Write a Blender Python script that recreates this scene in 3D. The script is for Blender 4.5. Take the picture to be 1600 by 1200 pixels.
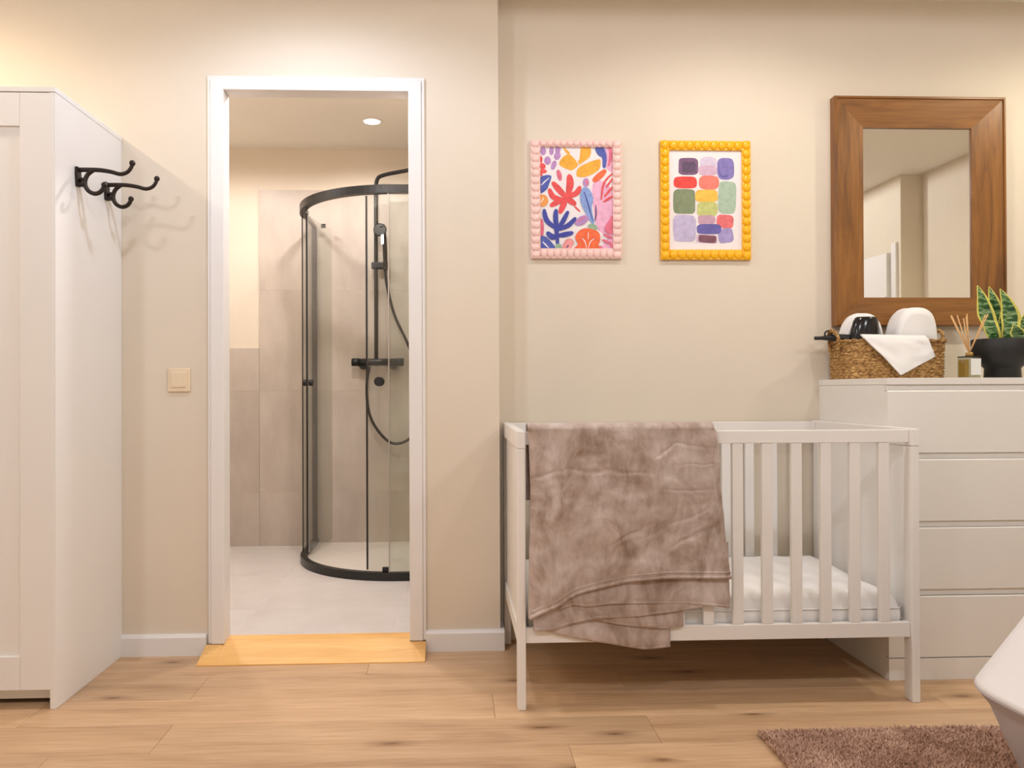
import bpy, bmesh, math, random
from mathutils import Vector, Matrix, noise
random.seed(7)
for o in list(bpy.data.objects): bpy.data.objects.remove(o)
SC = bpy.context.scene
COL = SC.collection
PI = math.pi

# ------------------------------------------------------------------ camera
cam_d = bpy.data.cameras.new('camera'); cam = bpy.data.objects.new('camera', cam_d); COL.objects.link(cam)
YAW, PITCH, ROLL, FPX, PX, PY, CAMH = 0.0389, 0.0048, -0.0039, 1215.07, 755.57, 603.02, 0.9666
fwd = Vector((math.sin(YAW)*math.cos(PITCH), math.cos(YAW)*math.cos(PITCH), math.sin(PITCH)))
rgt = Vector((math.cos(YAW), -math.sin(YAW), 0)); upv = rgt.cross(fwd)
r2 = math.cos(ROLL)*rgt + math.sin(ROLL)*upv; u2 = -math.sin(ROLL)*rgt + math.cos(ROLL)*upv
M = Matrix((r2, u2, -fwd)).transposed().to_4x4(); M.translation = (0, 0, CAMH)
cam.matrix_world = M
cam_d.sensor_fit = 'HORIZONTAL'; cam_d.sensor_width = 36; cam_d.lens = FPX/1600*36
cam_d.shift_x = (800-PX)/1600; cam_d.shift_y = (PY-600)/1600
cam_d.clip_start = 0.02
SC.camera = cam

# ------------------------------------------------------------------ world, exposure
w = bpy.data.worlds.new('world'); SC.world = w; w.use_nodes = True
w.node_tree.nodes['Background'].inputs[0].default_value = (0.05, 0.045, 0.04, 1)
w.node_tree.nodes['Background'].inputs[1].default_value = 0.3
vs = SC.view_settings
vs.view_transform = 'Standard'; vs.look = 'None'; vs.gamma = 1; vs.use_curve_mapping = False
vs.exposure = 0.0
# light settings (the lamps themselves are made in downlight() below)
WARM_W, DOOR_W, CRIB_W, END_W = 42.0, 38.0, 30.0, 44.0       # the row of four along the picture wall
REAR_W, BATH_W = 76.0, 41.0
WARM, COOL, MILD, AMBER = (1.0, .82, .62), (.72, .815, 1.0), (1.0, .965, .93), (1.0, .94, .75)
REARC, BATHC = (.885, .92, 1.0), (1.0, .94, .94)

# ------------------------------------------------------------------ materials
def s2l(c):
    return tuple(((v/255)/12.92 if v/255 <= .04045 else ((v/255+.055)/1.055)**2.4) for v in c)
MATS = {}
class NT:
    def __init__(s, name):
        s.m = bpy.data.materials.new(name); s.m.use_nodes = True
        s.t = s.m.node_tree; s.b = s.t.nodes['Principled BSDF']; s.out = s.t.nodes['Material Output']
    def n(s, typ, **kw):
        nd = s.t.nodes.new(typ)
        for k, v in kw.items():
            if k.startswith('i_'):
                key = k[2:]; key = int(key) if key.isdigit() else key.replace('_', ' ')
                nd.inputs[key].default_value = v
            else: setattr(nd, k, v)
        return nd
    def l(s, a, b): s.t.links.new(a, b)
    def ramp(s, fac, stops, interp='LINEAR'):
        r = s.n('ShaderNodeValToRGB'); cr = r.color_ramp; cr.interpolation = interp
        while len(cr.elements) < len(stops): cr.elements.new(.5)
        for e, (p, c) in zip(cr.elements, stops): e.position = p; e.color = (*c, 1)
        s.l(fac, r.inputs[0]); return r.outputs[0]
    def mix(s, fac, a, b, mode='MIX'):
        m = s.n('ShaderNodeMix', data_type='RGBA', blend_type=mode)
        for sock, v in ((m.inputs[0], fac), (m.inputs[6], a), (m.inputs[7], b)):
            if isinstance(v, (int, float)): sock.default_value = v
            elif isinstance(v, tuple): sock.default_value = (*v, 1)
            else: s.l(v, sock)
        return m.outputs[2]
    def coords(s, scale=(1, 1, 1), which='Object', rnd=False):
        tc = s.n('ShaderNodeTexCoord'); mp = s.n('ShaderNodeMapping'); mp.inputs['Scale'].default_value = scale
        s.l(tc.outputs[which], mp.inputs[0])
        if rnd:
            oi = s.n('ShaderNodeObjectInfo'); ml = s.n('ShaderNodeMath', operation='MULTIPLY', i_1=57.0)
            s.l(oi.outputs['Random'], ml.inputs[0]); s.l(ml.outputs[0], mp.inputs['Location'])
        return mp.outputs[0]
    def noise(s, vec, scale, detail=4, rough=.55, dist=0):
        nz = s.n('ShaderNodeTexNoise', i_Scale=scale, i_Detail=detail, i_Roughness=rough, i_Distortion=dist)
        s.l(vec, nz.inputs['Vector']); return nz.outputs[0]
    def bump(s, h, strength=.2, dist=.002):
        b = s.n('ShaderNodeBump', i_Strength=strength, i_Distance=dist); s.l(h, b.inputs['Height'])
        s.l(b.outputs[0], s.b.inputs['Normal'])
def plain(name, rgb, rough=.5, metal=0, spec=.5, bump=0, bscale=200, var=.0):
    t = NT(name); c = s2l(rgb)
    t.b.inputs['Roughness'].default_value = rough; t.b.inputs['Metallic'].default_value = metal
    t.b.inputs['Specular IOR Level'].default_value = spec
    v = t.coords()
    nz = t.noise(v, 6, 3)
    col = t.ramp(nz, [(.3, tuple(k*(1-var) for k in c)), (.7, tuple(min(1, k*(1+var*.5)) for k in c))])
    t.l(col, t.b.inputs['Base Color'])
    if bump: t.bump(t.noise(v, bscale, 4), bump, .001)
    MATS[name] = t.m; return t
plain('wall_paint', (227, 215, 197), .75, spec=.25, bump=.12, bscale=160, var=.015)
plain('ceiling_paint', (240, 234, 222), .8, spec=.2, bump=.1, bscale=160, var=.01)
plain('white_paint', (236, 233, 230), .35, var=.01)
plain('white_lacquer', (238, 236, 233), .38, bump=.02, bscale=60, var=.008)
plain('dresser_white', (236, 232, 226), .42, var=.008)
plain('crib_white', (238, 234, 229), .36, var=.01)
plain('recess', (205, 192, 175), .6)
plain('dark_gap', (38, 30, 24), .8)
plain('black_metal', (24, 23, 22), .32, metal=0, spec=.5)
plain('black_matte', (20, 19, 19), .5)
plain('black_gloss', (14, 14, 17), .18)
plain('hook_iron', (38, 27, 20), .42, metal=.3)
plain('switch_cream', (235, 216, 186), .35)
plain('pink_frame', (246, 208, 200), .22, var=.03)
plain('yellow_frame', (250, 184, 8), .25, var=.03)
plain('paper', (240, 232, 232), .6)
plain('mattress', (244, 241, 238), .8, bump=.2, bscale=90)
plain('towel', (246, 244, 243), .9, bump=.6, bscale=700)
plain('duvet_white', (240, 238, 239), .8, bump=.25, bscale=500)
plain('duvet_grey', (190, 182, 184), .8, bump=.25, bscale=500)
plain('reed', (226, 180, 122), .6, var=.1)
plain('label_paper', (226, 226, 222), .5)
plain('amber', (176, 138, 66), .2)
plain('soil', (40, 28, 20), .9)
plain('tray_white', (222, 212, 200), .4)
plain('grout', (228, 221, 214), .8); plain('wall_grout', (190, 177, 164), .8)
plain('chrome', (200, 200, 200), .15, metal=1)
t = NT('lens'); t.b.inputs['Emission Color'].default_value = (1, .9, .72, 1); t.b.inputs['Emission Strength'].default_value = 14; MATS['lens'] = t.m
t = NT('mirror_silver'); t.b.inputs['Metallic'].default_value = 1; t.b.inputs['Roughness'].default_value = .015
t.b.inputs['Base Color'].default_value = (.86, .84, .78, 1); MATS['mirror_silver'] = t.m

def glass(name, tint, ior=1.45, refl=1.0):
    t = NT(name); tr = t.n('ShaderNodeBsdfTransparent'); tr.inputs[0].default_value = (*tint, 1)
    gl = t.n('ShaderNodeBsdfGlossy'); gl.inputs['Roughness'].default_value = .01
    ge = t.n('ShaderNodeNewGeometry'); ri = t.n('ShaderNodeMapRange', i_3=ior, i_4=1/ior); t.l(ge.outputs['Backfacing'], ri.inputs[0])
    fr = t.n('ShaderNodeFresnel'); t.l(ri.outputs[0], fr.inputs[0]); mu = t.n('ShaderNodeMath', operation='MULTIPLY', i_1=refl); t.l(fr.outputs[0], mu.inputs[0])
    mx = t.n('ShaderNodeMixShader'); t.l(mu.outputs[0], mx.inputs[0]); t.l(tr.outputs[0], mx.inputs[1]); t.l(gl.outputs[0], mx.inputs[2])
    t.l(mx.outputs[0], t.out.inputs[0]); MATS[name] = t.m
glass('shower_glass', (.95, .965, .95))
glass('bottle_glass', (.80, .82, .76), refl=1.2)

def floor_wood():
    t = NT('floor_wood')
    v = t.coords((1, 1, 1), rnd=True); vs_ = t.coords((.55, 7, 1), rnd=True); vf = t.coords((2.2, 60, 1), rnd=True)
    a = t.noise(vs_, 2.2, 5, .6, .6); b = t.noise(vf, 3, 4, .6); c = t.noise(v, 1.3, 3)
    col = t.ramp(a, [(.30, s2l((154, 114, 80))), (.45, s2l((204, 166, 126))), (.68, s2l((230, 197, 160)))])
    col = t.mix(.42, col, t.ramp(b, [(.34, s2l((158, 118, 84))), (.62, s2l((226, 192, 154)))]), 'MIX')
    col = t.mix(.35, col, t.ramp(c, [(.3, s2l((190, 156, 122))), (.7, s2l((216, 178, 138)))]))
    # knots: stretched voronoi cells, a few of them dark
    vk = t.coords((1.0, 3.2, 1), rnd=True)
    vo = t.n('ShaderNodeTexVoronoi', feature='F1', voronoi_dimensions='2D'); vo.inputs['Scale'].default_value = 1.9; 
    dn = t.n('ShaderNodeTexNoise', i_Scale=5.0, i_Detail=3.0); t.l(vk, dn.inputs['Vector'])
    va = t.n('ShaderNodeMix', data_type='VECTOR'); va.inputs[0].default_value = .05
    t.l(vk, va.inputs[4]); t.l(dn.outputs[1], va.inputs[5]); t.l(va.outputs[1], vo.inputs['Vector'])
    kn = t.ramp(vo.outputs['Distance'], [(.015, (1, 1, 1)), (.06, (.45, .45, .45)), (.17, (0, 0, 0))])
    sel = t.n('ShaderNodeSeparateColor'); t.l(vo.outputs['Color'], sel.inputs[0])
    gt = t.n('ShaderNodeMath', operation='GREATER_THAN', i_1=.38); t.l(sel.outputs[0], gt.inputs[0])
    mm = t.n('ShaderNodeMath', operation='MULTIPLY'); t.l(kn, mm.inputs[0]); t.l(gt.outputs[0], mm.inputs[1])
    m2 = t.n('ShaderNodeMath', operation='MULTIPLY', i_1=.85); t.l(mm.outputs[0], m2.inputs[0])
    col = t.mix(m2.outputs[0], col, s2l((118, 78, 50)))
    oi = t.n('ShaderNodeObjectInfo'); hs = t.n('ShaderNodeHueSaturation'); mr = t.n('ShaderNodeMapRange', i_3=.90, i_4=1.06)
    t.l(oi.outputs['Random'], mr.inputs[0]); t.l(mr.outputs[0], hs.inputs['Value']); t.l(col, hs.inputs['Color'])
    t.l(hs.outputs[0], t.b.inputs['Base Color']); t.b.inputs['Roughness'].default_value = .42
    t.bump(b, .08, .001); MATS['floor_wood'] = t.m
floor_wood()
def wood(name, axis, dark, mid, light, rough=.35):
    t = NT(name); sc = {'x': (1, 9, 9), 'z': (9, 9, 1)}[axis]; sf = {'x': (3, 60, 60), 'z': (60, 60, 3)}[axis]
    a = t.noise(t.coords(sc, rnd=True), 2.0, 5, .6, 1.2); b = t.noise(t.coords(sf, rnd=True), 2.5, 3)
    col = t.ramp(a, [(.3, s2l(dark)), (.5, s2l(mid)), (.72, s2l(light))])
    col = t.mix(.25, col, t.ramp(b, [(.35, s2l(dark)), (.65, s2l(light))]))
    t.l(col, t.b.inputs['Base Color']); t.b.inputs['Roughness'].default_value = rough; t.bump(b, .1, .001)
    MATS[name] = t.m
wood('teak_x', 'x', (94, 58, 24), (136, 88, 37), (160, 107, 50)); wood('teak_z', 'z', (94, 58, 24), (136, 88, 37), (160, 107, 50))
wood('beech', 'x', (222, 166, 92), (238, 186, 112), (246, 200, 130), .4)
def tile(name, dark, light, rough, bscale=3):
    t = NT(name); v = t.coords((1, 1, 1), rnd=True); a = t.noise(v, 1.7, 6, .6, .3); b = t.noise(t.coords((1, 1, .35), rnd=True), 7, 5, .65)
    col = t.ramp(a, [(.3, s2l(dark)), (.7, s2l(light))]); col = t.mix(.4, col, t.ramp(b, [(.35, s2l(dark)), (.65, s2l(light))]))
    t.l(col, t.b.inputs['Base Color']); t.b.inputs['Roughness'].default_value = rough; MATS[name] = t.m
tile('wall_tile', (178, 164, 151), (206, 193, 179), .45); tile('floor_tile', (205, 196, 188), (222, 214, 207), .35)
def blanket_mat():
    t = NT('fleece'); v = t.coords(); a = t.noise(t.coords((1, 1, .75)), 6.5, 6, .62, 1.0); b = t.noise(t.coords((1, 1, .5)), 18, 5, .65, .6); c = t.noise(v, 420, 2)
    col = t.ramp(a, [(.36, s2l((134, 110, 92))), (.48, s2l((178, 157, 146))), (.64, s2l((212, 197, 190)))])
    col = t.mix(.4, col, t.ramp(b, [(.38, s2l((142, 118, 100))), (.62, s2l((206, 190, 182)))]))
    t.l(col, t.b.inputs['Base Color']); t.b.inputs['Roughness'].default_value = .85
    t.b.inputs['Sheen Weight'].default_value = .35; t.b.inputs['Sheen Roughness'].default_value = .4
    t.bump(c, .25, .001); MATS['fleece'] = t.m
blanket_mat()
def rug_mat():
    t = NT('rug_pile'); v = t.coords(); a = t.noise(v, 7, 4, .6, .5); b = t.noise(v, 120, 3)
    col = t.ramp(a, [(.38, s2l((170, 132, 110))), (.62, s2l((222, 188, 166)))]); col = t.mix(.4, col, t.ramp(b, [(.3, s2l((150, 112, 92))), (.7, s2l((220, 182, 160)))]))
    t.l(col, t.b.inputs['Base Color']); t.b.inputs['Roughness'].default_value = .95; MATS['rug_pile'] = t.m
rug_mat()
def basket_mat():
    t = NT('seagrass'); a = t.noise(t.coords((75, 75, 210)), 1, 3, .6); b = t.noise(t.coords((14, 14, 14)), 1, 3)
    col = t.ramp(a, [(.34, s2l((70, 42, 16))), (.48, s2l((160, 114, 60))), (.62, s2l((222, 182, 116)))]); col = t.mix(.3, col, t.ramp(b, [(.3, s2l((120, 80, 38))), (.7, s2l((190, 146, 84)))]))
    t.l(col, t.b.inputs['Base Color']); t.b.inputs['Roughness'].default_value = .7; t.bump(a, .5, .002); MATS['seagrass'] = t.m
basket_mat()
def leaf_mat():
    t = NT('snake_leaf'); tc = t.n('ShaderNodeTexCoord'); sp = t.n('ShaderNodeSeparateXYZ'); t.l(tc.outputs['UV'], sp.inputs[0])
    mp = t.n('ShaderNodeMapping'); mp.inputs['Scale'].default_value = (1.3, 24, 1); t.l(tc.outputs['UV'], mp.inputs[0])
    nz = t.noise(mp.outputs[0], 1.0, 3, .6, .8)
    col = t.ramp(nz, [(.36, s2l((22, 66, 32))), (.5, s2l((46, 98, 46))), (.58, s2l((150, 180, 124)))])
    sb = t.n('ShaderNodeMath', operation='SUBTRACT', i_1=.5); t.l(sp.outputs[0], sb.inputs[0]); ab = t.n('ShaderNodeMath', operation='ABSOLUTE'); t.l(sb.outputs[0], ab.inputs[0])
    e = t.ramp(ab.outputs[0], [(.36, (0, 0, 0)), (.40, (1, 1, 1))])
    t.l(t.mix(e, col, s2l((222, 214, 104))), t.b.inputs['Base Color']); t.b.inputs['Roughness'].default_value = .35; MATS['snake_leaf'] = t.m
leaf_mat()

# ------------------------------------------------------------------ mesh helpers
def add_box(bm, x0, x1, y0, y1, z0, z1, bevel=0, seg=2, mi=0):
    b = bmesh.new()
    vs_ = [b.verts.new(p) for p in ((x0,y0,z0),(x1,y0,z0),(x1,y1,z0),(x0,y1,z0),(x0,y0,z1),(x1,y0,z1),(x1,y1,z1),(x0,y1,z1))]
    for f in ((3,2,1,0),(4,5,6,7),(0,1,5,4),(1,2,6,5),(2,3,7,6),(3,0,4,7)): b.faces.new([vs_[i] for i in f])
    if bevel: bmesh.ops.bevel(b, geom=b.edges[:], offset=bevel, segments=seg, profile=.5, affect='EDGES')
    for f in b.faces: f.material_index = mi
    tmp = bpy.data.meshes.new('t'); b.to_mesh(tmp); b.free(); bm.from_mesh(tmp); bpy.data.meshes.remove(tmp)
def box(*a, **k):
    bm = bmesh.new(); add_box(bm, *a, **k); return bm
def add_prism(bm, pts, axis, a0, a1):
    """polygon pts (2-d) extruded along axis from a0 to a1"""
    def P(p, a): return {'x': (a, p[0], p[1]), 'y': (p[0], a, p[1]), 'z': (p[0], p[1], a)}[axis]
    A = [bm.verts.new(P(p, a0)) for p in pts]; B = [bm.verts.new(P(p, a1)) for p in pts]; n = len(pts)
    fs = [bm.faces.new(A), bm.faces.new(B[::-1])]
    for i in range(n): fs.append(bm.faces.new((A[i], B[i], B[(i+1) % n], A[(i+1) % n])))
    bmesh.ops.recalc_face_normals(bm, faces=fs)
def add_tube(bm, pts, rad, n=10, cap=True):
    pts = [Vector(p) for p in pts]; m = len(pts)
    rads = rad if isinstance(rad, (list, tuple)) else [rad]*m
    rings = []; prev = None
    for i, p in enumerate(pts):
        d = (pts[min(i+1, m-1)] - pts[max(i-1, 0)]).normalized()
        if prev is None:
            ref = Vector((0, 0, 1)) if abs(d.z) < .9 else Vector((1, 0, 0)); u = d.cross(ref).normalized()
        else: u = (prev - d*prev.dot(d)).normalized()
        prev = u; v = d.cross(u)
        rings.append([bm.verts.new(p + (u*math.cos(2*PI*k/n) + v*math.sin(2*PI*k/n))*rads[i]) for k in range(n)])
    for a, b in zip(rings, rings[1:]):
        for k in range(n):
            f = bm.faces.new((a[k], a[(k+1) % n], b[(k+1) % n], b[k])); f.smooth = True
    if cap: bm.faces.new(rings[0][::-1]); bm.faces.new(rings[-1])
def add_lathe(bm, prof, c, n=32, axis='z'):
    rings = []
    for r, h in prof:
        ring = []
        for k in range(n):
            a = 2*PI*k/n; x, y = r*math.cos(a), r*math.sin(a)
            ring.append(bm.verts.new({'z': (c[0]+x, c[1]+y, c[2]+h), 'y': (c[0]+x, c[1]+h, c[2]+y), 'x': (c[0]+h, c[1]+x, c[2]+y)}[axis]))
        rings.append(ring)
    fs = []
    for a, b in zip(rings, rings[1:]):
        for k in range(n):
            f = bm.faces.new((a[k], a[(k+1) % n], b[(k+1) % n], b[k])); f.smooth = True; fs.append(f)
    fs += [bm.faces.new(rings[0][::-1]), bm.faces.new(rings[-1])]
    bmesh.ops.recalc_face_normals(bm, faces=fs)
def add_ball(bm, c, r, seg=14, scale=(1, 1, 1)):
    b = bmesh.new(); bmesh.ops.create_uvsphere(b, u_segments=seg, v_segments=max(6, seg//2), radius=r)
    for v in b.verts: v.co = Vector((v.co.x*scale[0], v.co.y*scale[1], v.co.z*scale[2])) + Vector(c)
    for f in b.faces: f.smooth = True
    tmp = bpy.data.meshes.new('t'); b.to_mesh(tmp); b.free(); bm.from_mesh(tmp); bpy.data.meshes.remove(tmp)
def crom(pts, n=8, closed=False):
    P = [Vector(p) for p in pts]; out = []; m = len(P); rng = range(m if closed else m-1)
    for i in rng:
        g = (lambda k: P[k % m]) if closed else (lambda k: P[min(max(k, 0), m-1)])
        p0, p1, p2, p3 = g(i-1), g(i), g(i+1), g(i+2)
        for j in range(n):
            t_ = j/n
            out.append(.5*((2*p1) + (p2-p0)*t_ + (2*p0-5*p1+4*p2-p3)*t_*t_ + (3*p1-p0-3*p2+p3)*t_**3))
    if not closed: out.append(P[-1])
    return out
def add_grid(bm, fn, nu, nv, smooth=True, uv=False):
    V = [[bm.verts.new(fn(i/nu, j/nv)) for i in range(nu+1)] for j in range(nv+1)]
    lay = bm.loops.layers.uv.verify() if uv else None
    for j in range(nv):
        for i in range(nu):
            f = bm.faces.new((V[j][i], V[j][i+1], V[j+1][i+1], V[j+1][i])); f.smooth = smooth
            if uv:
                for lp, (a, b) in zip(f.loops, ((i, j), (i+1, j), (i+1, j+1), (i, j+1))): lp[lay].uv = (a/nu, b/nv)
    return V
def wloc(o):
    v = Vector((0, 0, 0))
    while o: v += o.location; o = o.parent
    return v
def obj(name, bm, mat, parent=None, center=False):
    """links bm (world coordinates) as one mesh object; mat: name or list of names"""
    me = bpy.data.meshes.new(name); o = bpy.data.objects.new(name, me)
    xs = [v.co for v in bm.verts]
    lo = Vector((min(v.x for v in xs), min(v.y for v in xs), min(v.z for v in xs))); hi = Vector((max(v.x for v in xs), max(v.y for v in xs), max(v.z for v in xs)))
    if parent is None: org = Vector(((lo.x+hi.x)/2, (lo.y+hi.y)/2, lo.z))
    elif center: org = (lo+hi)/2
    else: org = wloc(parent)
    bmesh.ops.translate(bm, verts=bm.verts, vec=-org)
    bm.to_mesh(me); bm.free()
    for mn in ([mat] if isinstance(mat, str) else mat): me.materials.append(MATS[mn])
    o.location = org - (wloc(parent) if parent else Vector((0, 0, 0)))
    if parent: o.parent = parent
    COL.objects.link(o); return o
def copy_piece(o, world, parent, name=None):
    c = o.copy(); COL.objects.link(c); c.parent = parent; c.location = Vector(world) - wloc(parent)
    return c
def tag(o, label, cat, group=None):
    o['label'] = label; o['category'] = cat
    if group: o['group'] = group
    return o
def thing(name, loc, label, cat, group=None):
    o = bpy.data.objects.new(name, None); COL.objects.link(o); o.location = loc; o.empty_display_size = .1
    return tag(o, label, cat, group)
def struct(o): o['kind'] = 'structure'; return o

# ------------------------------------------------------------------ the room
WL, WR, H = 2.894, 3.003, 2.50          # front faces of the doorway wall and of the recessed wall, ceiling height
XL, XR, YB = -2.70, 3.37, -1.60
BZ, BY, BX0, BX1, BH = .05, 4.646, -1.75, .075, 2.40      # bathroom floor level, back wall, sides, ceiling
DX0, DX1, DT = -.838, -.163, 2.07      # clear door opening
# floor with planks
fl = struct(obj('floor', box(XL-.1, XR+.1, YB-.1, WR+.1, -.06, -.012), 'dark_gap'))
PWD, PLN = .184, 1.38
row = 0; y = 2.658 + PWD*2
while y > YB:
    y1 = min(y-.0004, WR+.02); y0 = y - PWD + .0004
    off = {0: .25, 1: -.30, 2: -.827, 3: .12, 4: -.814, 5: .31, 6: -.30}.get(row, random.uniform(0, PLN))
    x = off - PLN*math.ceil((off-XL)/PLN)
    while x < XR:
        x0, x1 = max(x, XL-.02), min(x+PLN, XR+.02)
        if x1 - x0 > .03 and y1 - y0 > .02:
            obj('plank', box(x0+.0004, x1-.0004, y0, y1, -.012, 0, bevel=.0006, seg=1), 'floor_wood', fl, center=True)
        x += PLN
    y -= PWD; row += 1
struct(obj('ceiling', box(XL-.1, XR+.1, YB-.1, WR+.1, H, H+.08), 'ceiling_paint'))
bm = bmesh.new()
add_box(bm, XL-.1, DX0-.02, WL, 2.945, 0, H); add_box(bm, DX1+.02, .1715, WL, 2.945, 0, H); add_box(bm, DX0-.02, DX1+.02, WL, 2.945, DT+.02, H)
add_box(bm, BX1+.002, .1715, 2.945, WR+.02, 0, H)
struct(obj('wall_back_left', bm, 'wall_paint'))
struct(obj('wall_back_right', box(.16, XR+.1, WR, WR+.1, -.02, H), 'wall_paint'))
struct(obj('wall_left', box(XL-.1, XL, YB, WL, -.02, H), 'wall_paint'))
bm = bmesh.new(); add_box(bm, XR, XR+.1, YB, WR, -.02, H); add_box(bm, 3.21, XR+.05, YB, .52, -.02, H)
struct(obj('wall_right', bm, 'wall_paint'))
struct(obj('wall_front', box(XL-.1, XR+.1, YB-.1, YB, -.02, H), 'wall_paint'))
# baseboards
def baseboard(name, x0, x1, ret=False):
    bm = bmesh.new()
    add_prism(bm, [(WL+.002, 0), (WL-.016, 0), (WL-.016, .066), (WL-.011, .075), (WL+.002, .078)], 'x', x0, x1)
    if ret: add_box(bm, .172, .1865, WL+.0025, WR-.001, 0, .0775)
    return struct(obj(name, bm, 'white_paint'))
baseboard('baseboard_left', XL, -.905); baseboard('baseboard_right', -.104, .1865, True)
# bathroom shell
bf = struct(obj('floor_bathroom', box(BX0-.1, BX1+.1, 2.95, BY+.1, -.06, BZ-.0011), 'grout'))
yy = 2.953
ys = [2.953, 3.30, 3.90, 4.50, BY]
xs = [BX0, -1.42, -.822, -.226, BX1]
for ya, yb in zip(ys, ys[1:]):
    for xa, xb in zip(xs, xs[1:]):
        obj('tile', box(xa+.0012, xb-.0012, ya+.0012, yb-.0012, BZ-.01, BZ, bevel=.0005, seg=1), 'floor_tile', bf, center=True)
struct(obj('ceiling_bathroom', box(BX0-.1, BX1+.02, 2.945, BY+.1, BH, BH+.08), 'ceiling_paint'))
wb = struct(obj('wall_bathroom_back', box(BX0-.1, BX1+.1, BY, BY+.1, 0, BH), 'wall_paint'))
struct(obj('wall_bathroom_left', box(BX0-.1, BX0, 2.945, BY, 0, BH), 'wall_paint'))
wr = struct(obj('wall_bathroom_right', box(BX1-.001, BX1+.09, 3.03, BY, 0, BH), 'wall_paint'))
obj('grout', box(-1.143, BX1-.013, BY-.0092, BY+.001, BZ, 2.152), 'wall_grout', wb); obj('grout', box(BX0, -1.1445, BY-.0092, BY+.001, BZ, 1.216), 'wall_grout', wb)
zs = [BZ, .367, .965, 1.560, 2.153]
for za, zb_ in zip(zs, zs[1:]):
    for xa, xb in ((BX0, -1.144), (-1.144, BX1-.012)):
        if xa == BX0:
            if za > 1.3: continue
            zt = min(zb_, 1.217) if za < 1.2 else zb_
        else: zt = zb_
        obj('tile', box(xa+.0008, xb-.0008, BY-.010, BY+.001, za+.0008, zt-.0008, bevel=.0004, seg=1), 'wall_tile', wb, center=True)
for za, zb_ in zip(zs, zs[1:]):
    for ya, yb in ((3.03, 3.44), (3.44, BY-.011)):
        obj('tile', box(BX1-.011, BX1, ya+.0008, yb-.0008, za+.0008, zb_-.0008, bevel=.001, seg=1), 'wall_tile', wr, center=True)
# door frame
df = thing('trim_1', (-.5, WL, .04), 'white stepped door frame around the bathroom doorway', 'door frame'); df['kind'] = 'structure'
del df['category']
def casing(mx):
    pass
CO, CT = .060, .053
for sgn, xin in ((-1, DX0), (1, DX1)):
    bm = bmesh.new(); xo = xin + sgn*CO
    a, b = sorted((xin, xin+sgn*(CO-.012))); add_box(bm, a, b, WL-.018, WL+.004, .042, DT+CT-.012, bevel=.0025)
    a, b = sorted((xin+sgn*(CO-.0125), xo)); add_box(bm, a, b, WL-.012, WL+.004, .042, DT+CT, bevel=.003)
    obj('casing', bm, 'white_paint', df)
bm = bmesh.new(); add_box(bm, DX0-CO+.012, DX1+CO-.012, WL-.0178, WL+.004, DT, DT+CT-.012, bevel=.0025); add_box(bm, DX0-CO, DX1+CO, WL-.0118, WL+.004, DT+CT-.0125, DT+CT, bevel=.003)
obj('head_casing', bm, 'white_paint', df)
obj('jamb', box(DX0-.02, DX0-.0005, WL+.0045, 2.953, .046, DT+.018, bevel=.0015), 'white_paint', df)
obj('jamb', box(DX1+.0005, DX1+.02, WL+.0045, 2.953, .046, DT+.018, bevel=.0015), 'white_paint', df)
obj('head_jamb', box(DX0, DX1, WL+.0045, 2.953, DT+.0005, DT+.018, bevel=.0015), 'white_paint', df)
# wooden threshold ramp
bm = bmesh.new()
add_prism(bm, [(2.767, 0), (2.767, .004), (2.886, .041), (2.9, .0455), (2.9525, .0505), (2.9525, 0)], 'x', DX0-.066+.06, DX1+.059-.06)
add_prism(bm, [(2.767, 0), (2.767, .004), (2.876, .0408), (2.876, 0)], 'x', DX0-.066, DX0-.006)
add_prism(bm, [(2.767, 0), (2.767, .004), (2.876, .0408), (2.876, 0)], 'x', DX1-.001, DX1+.059)
tag(obj('threshold_ramp', bm, 'beech'), 'honey-coloured wooden threshold ramp at the foot of the bathroom doorway', 'threshold')

# ------------------------------------------------------------------ ceiling downlights
def downlight(x, y, zc, power, color, label, spot=168, blend=.25, r=.045):
    t_ = thing('ceiling_downlight', (x, y, zc), label, 'ceiling light', 'recessed ceiling downlights')
    bm = bmesh.new(); add_lathe(bm, [(.043, -.001), (.045, -.006), (.054, -.005), (.056, -.0005), (.043, -.0004)], (x, y, zc), 28); obj('trim_ring', bm, 'white_paint', t_)
    bm = bmesh.new(); add_lathe(bm, [(.0425, -.0008), (.042, -.0035), (.001, -.004)], (x, y, zc), 24); obj('lens', bm, 'lens', t_)
    l = bpy.data.lights.new('downlight_lamp', 'SPOT'); l.energy = power; l.color = color; l.spot_size = math.radians(spot); l.spot_blend = blend; l.shadow_soft_size = r
    o = bpy.data.objects.new('downlight_lamp', l); COL.objects.link(o); o.parent = t_; o.location = (0, 0, -.012)
    return t_
for x, c, p_, n, sp_ in ((-2.0, WARM, WARM_W, 'above the wardrobe', 170), (-.50, COOL, DOOR_W, 'in front of the bathroom doorway', 166), (1.05, MILD, CRIB_W, 'above the white crib', 168), (2.57, AMBER, END_W, 'above the right end of the dresser', 168)):
    downlight(x, 2.25, H, p_, c, 'white recessed ceiling downlight '+n, sp_, .5)
for x, n in ((-1.6, 'behind the camera on the wardrobe side'), (.2, 'behind the camera in the middle of the room'), (2.0, 'above the bed')):
    downlight(x, .05, H, REAR_W, REARC, 'white recessed ceiling downlight '+n, 180, .02, .08)
downlight(-.428, 4.155, BH, BATH_W*.45, BATHC, 'bright round downlight in the bathroom ceiling over the shower', 166, .5)
downlight(-.428, 3.30, BH, BATH_W*1.35, BATHC, 'round downlight in the bathroom ceiling just inside the doorway', 172, .3)
downlight(-1.25, 3.75, BH, BATH_W, BATHC, 'round downlight in the bathroom ceiling left of the shower', 172, .3)

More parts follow.
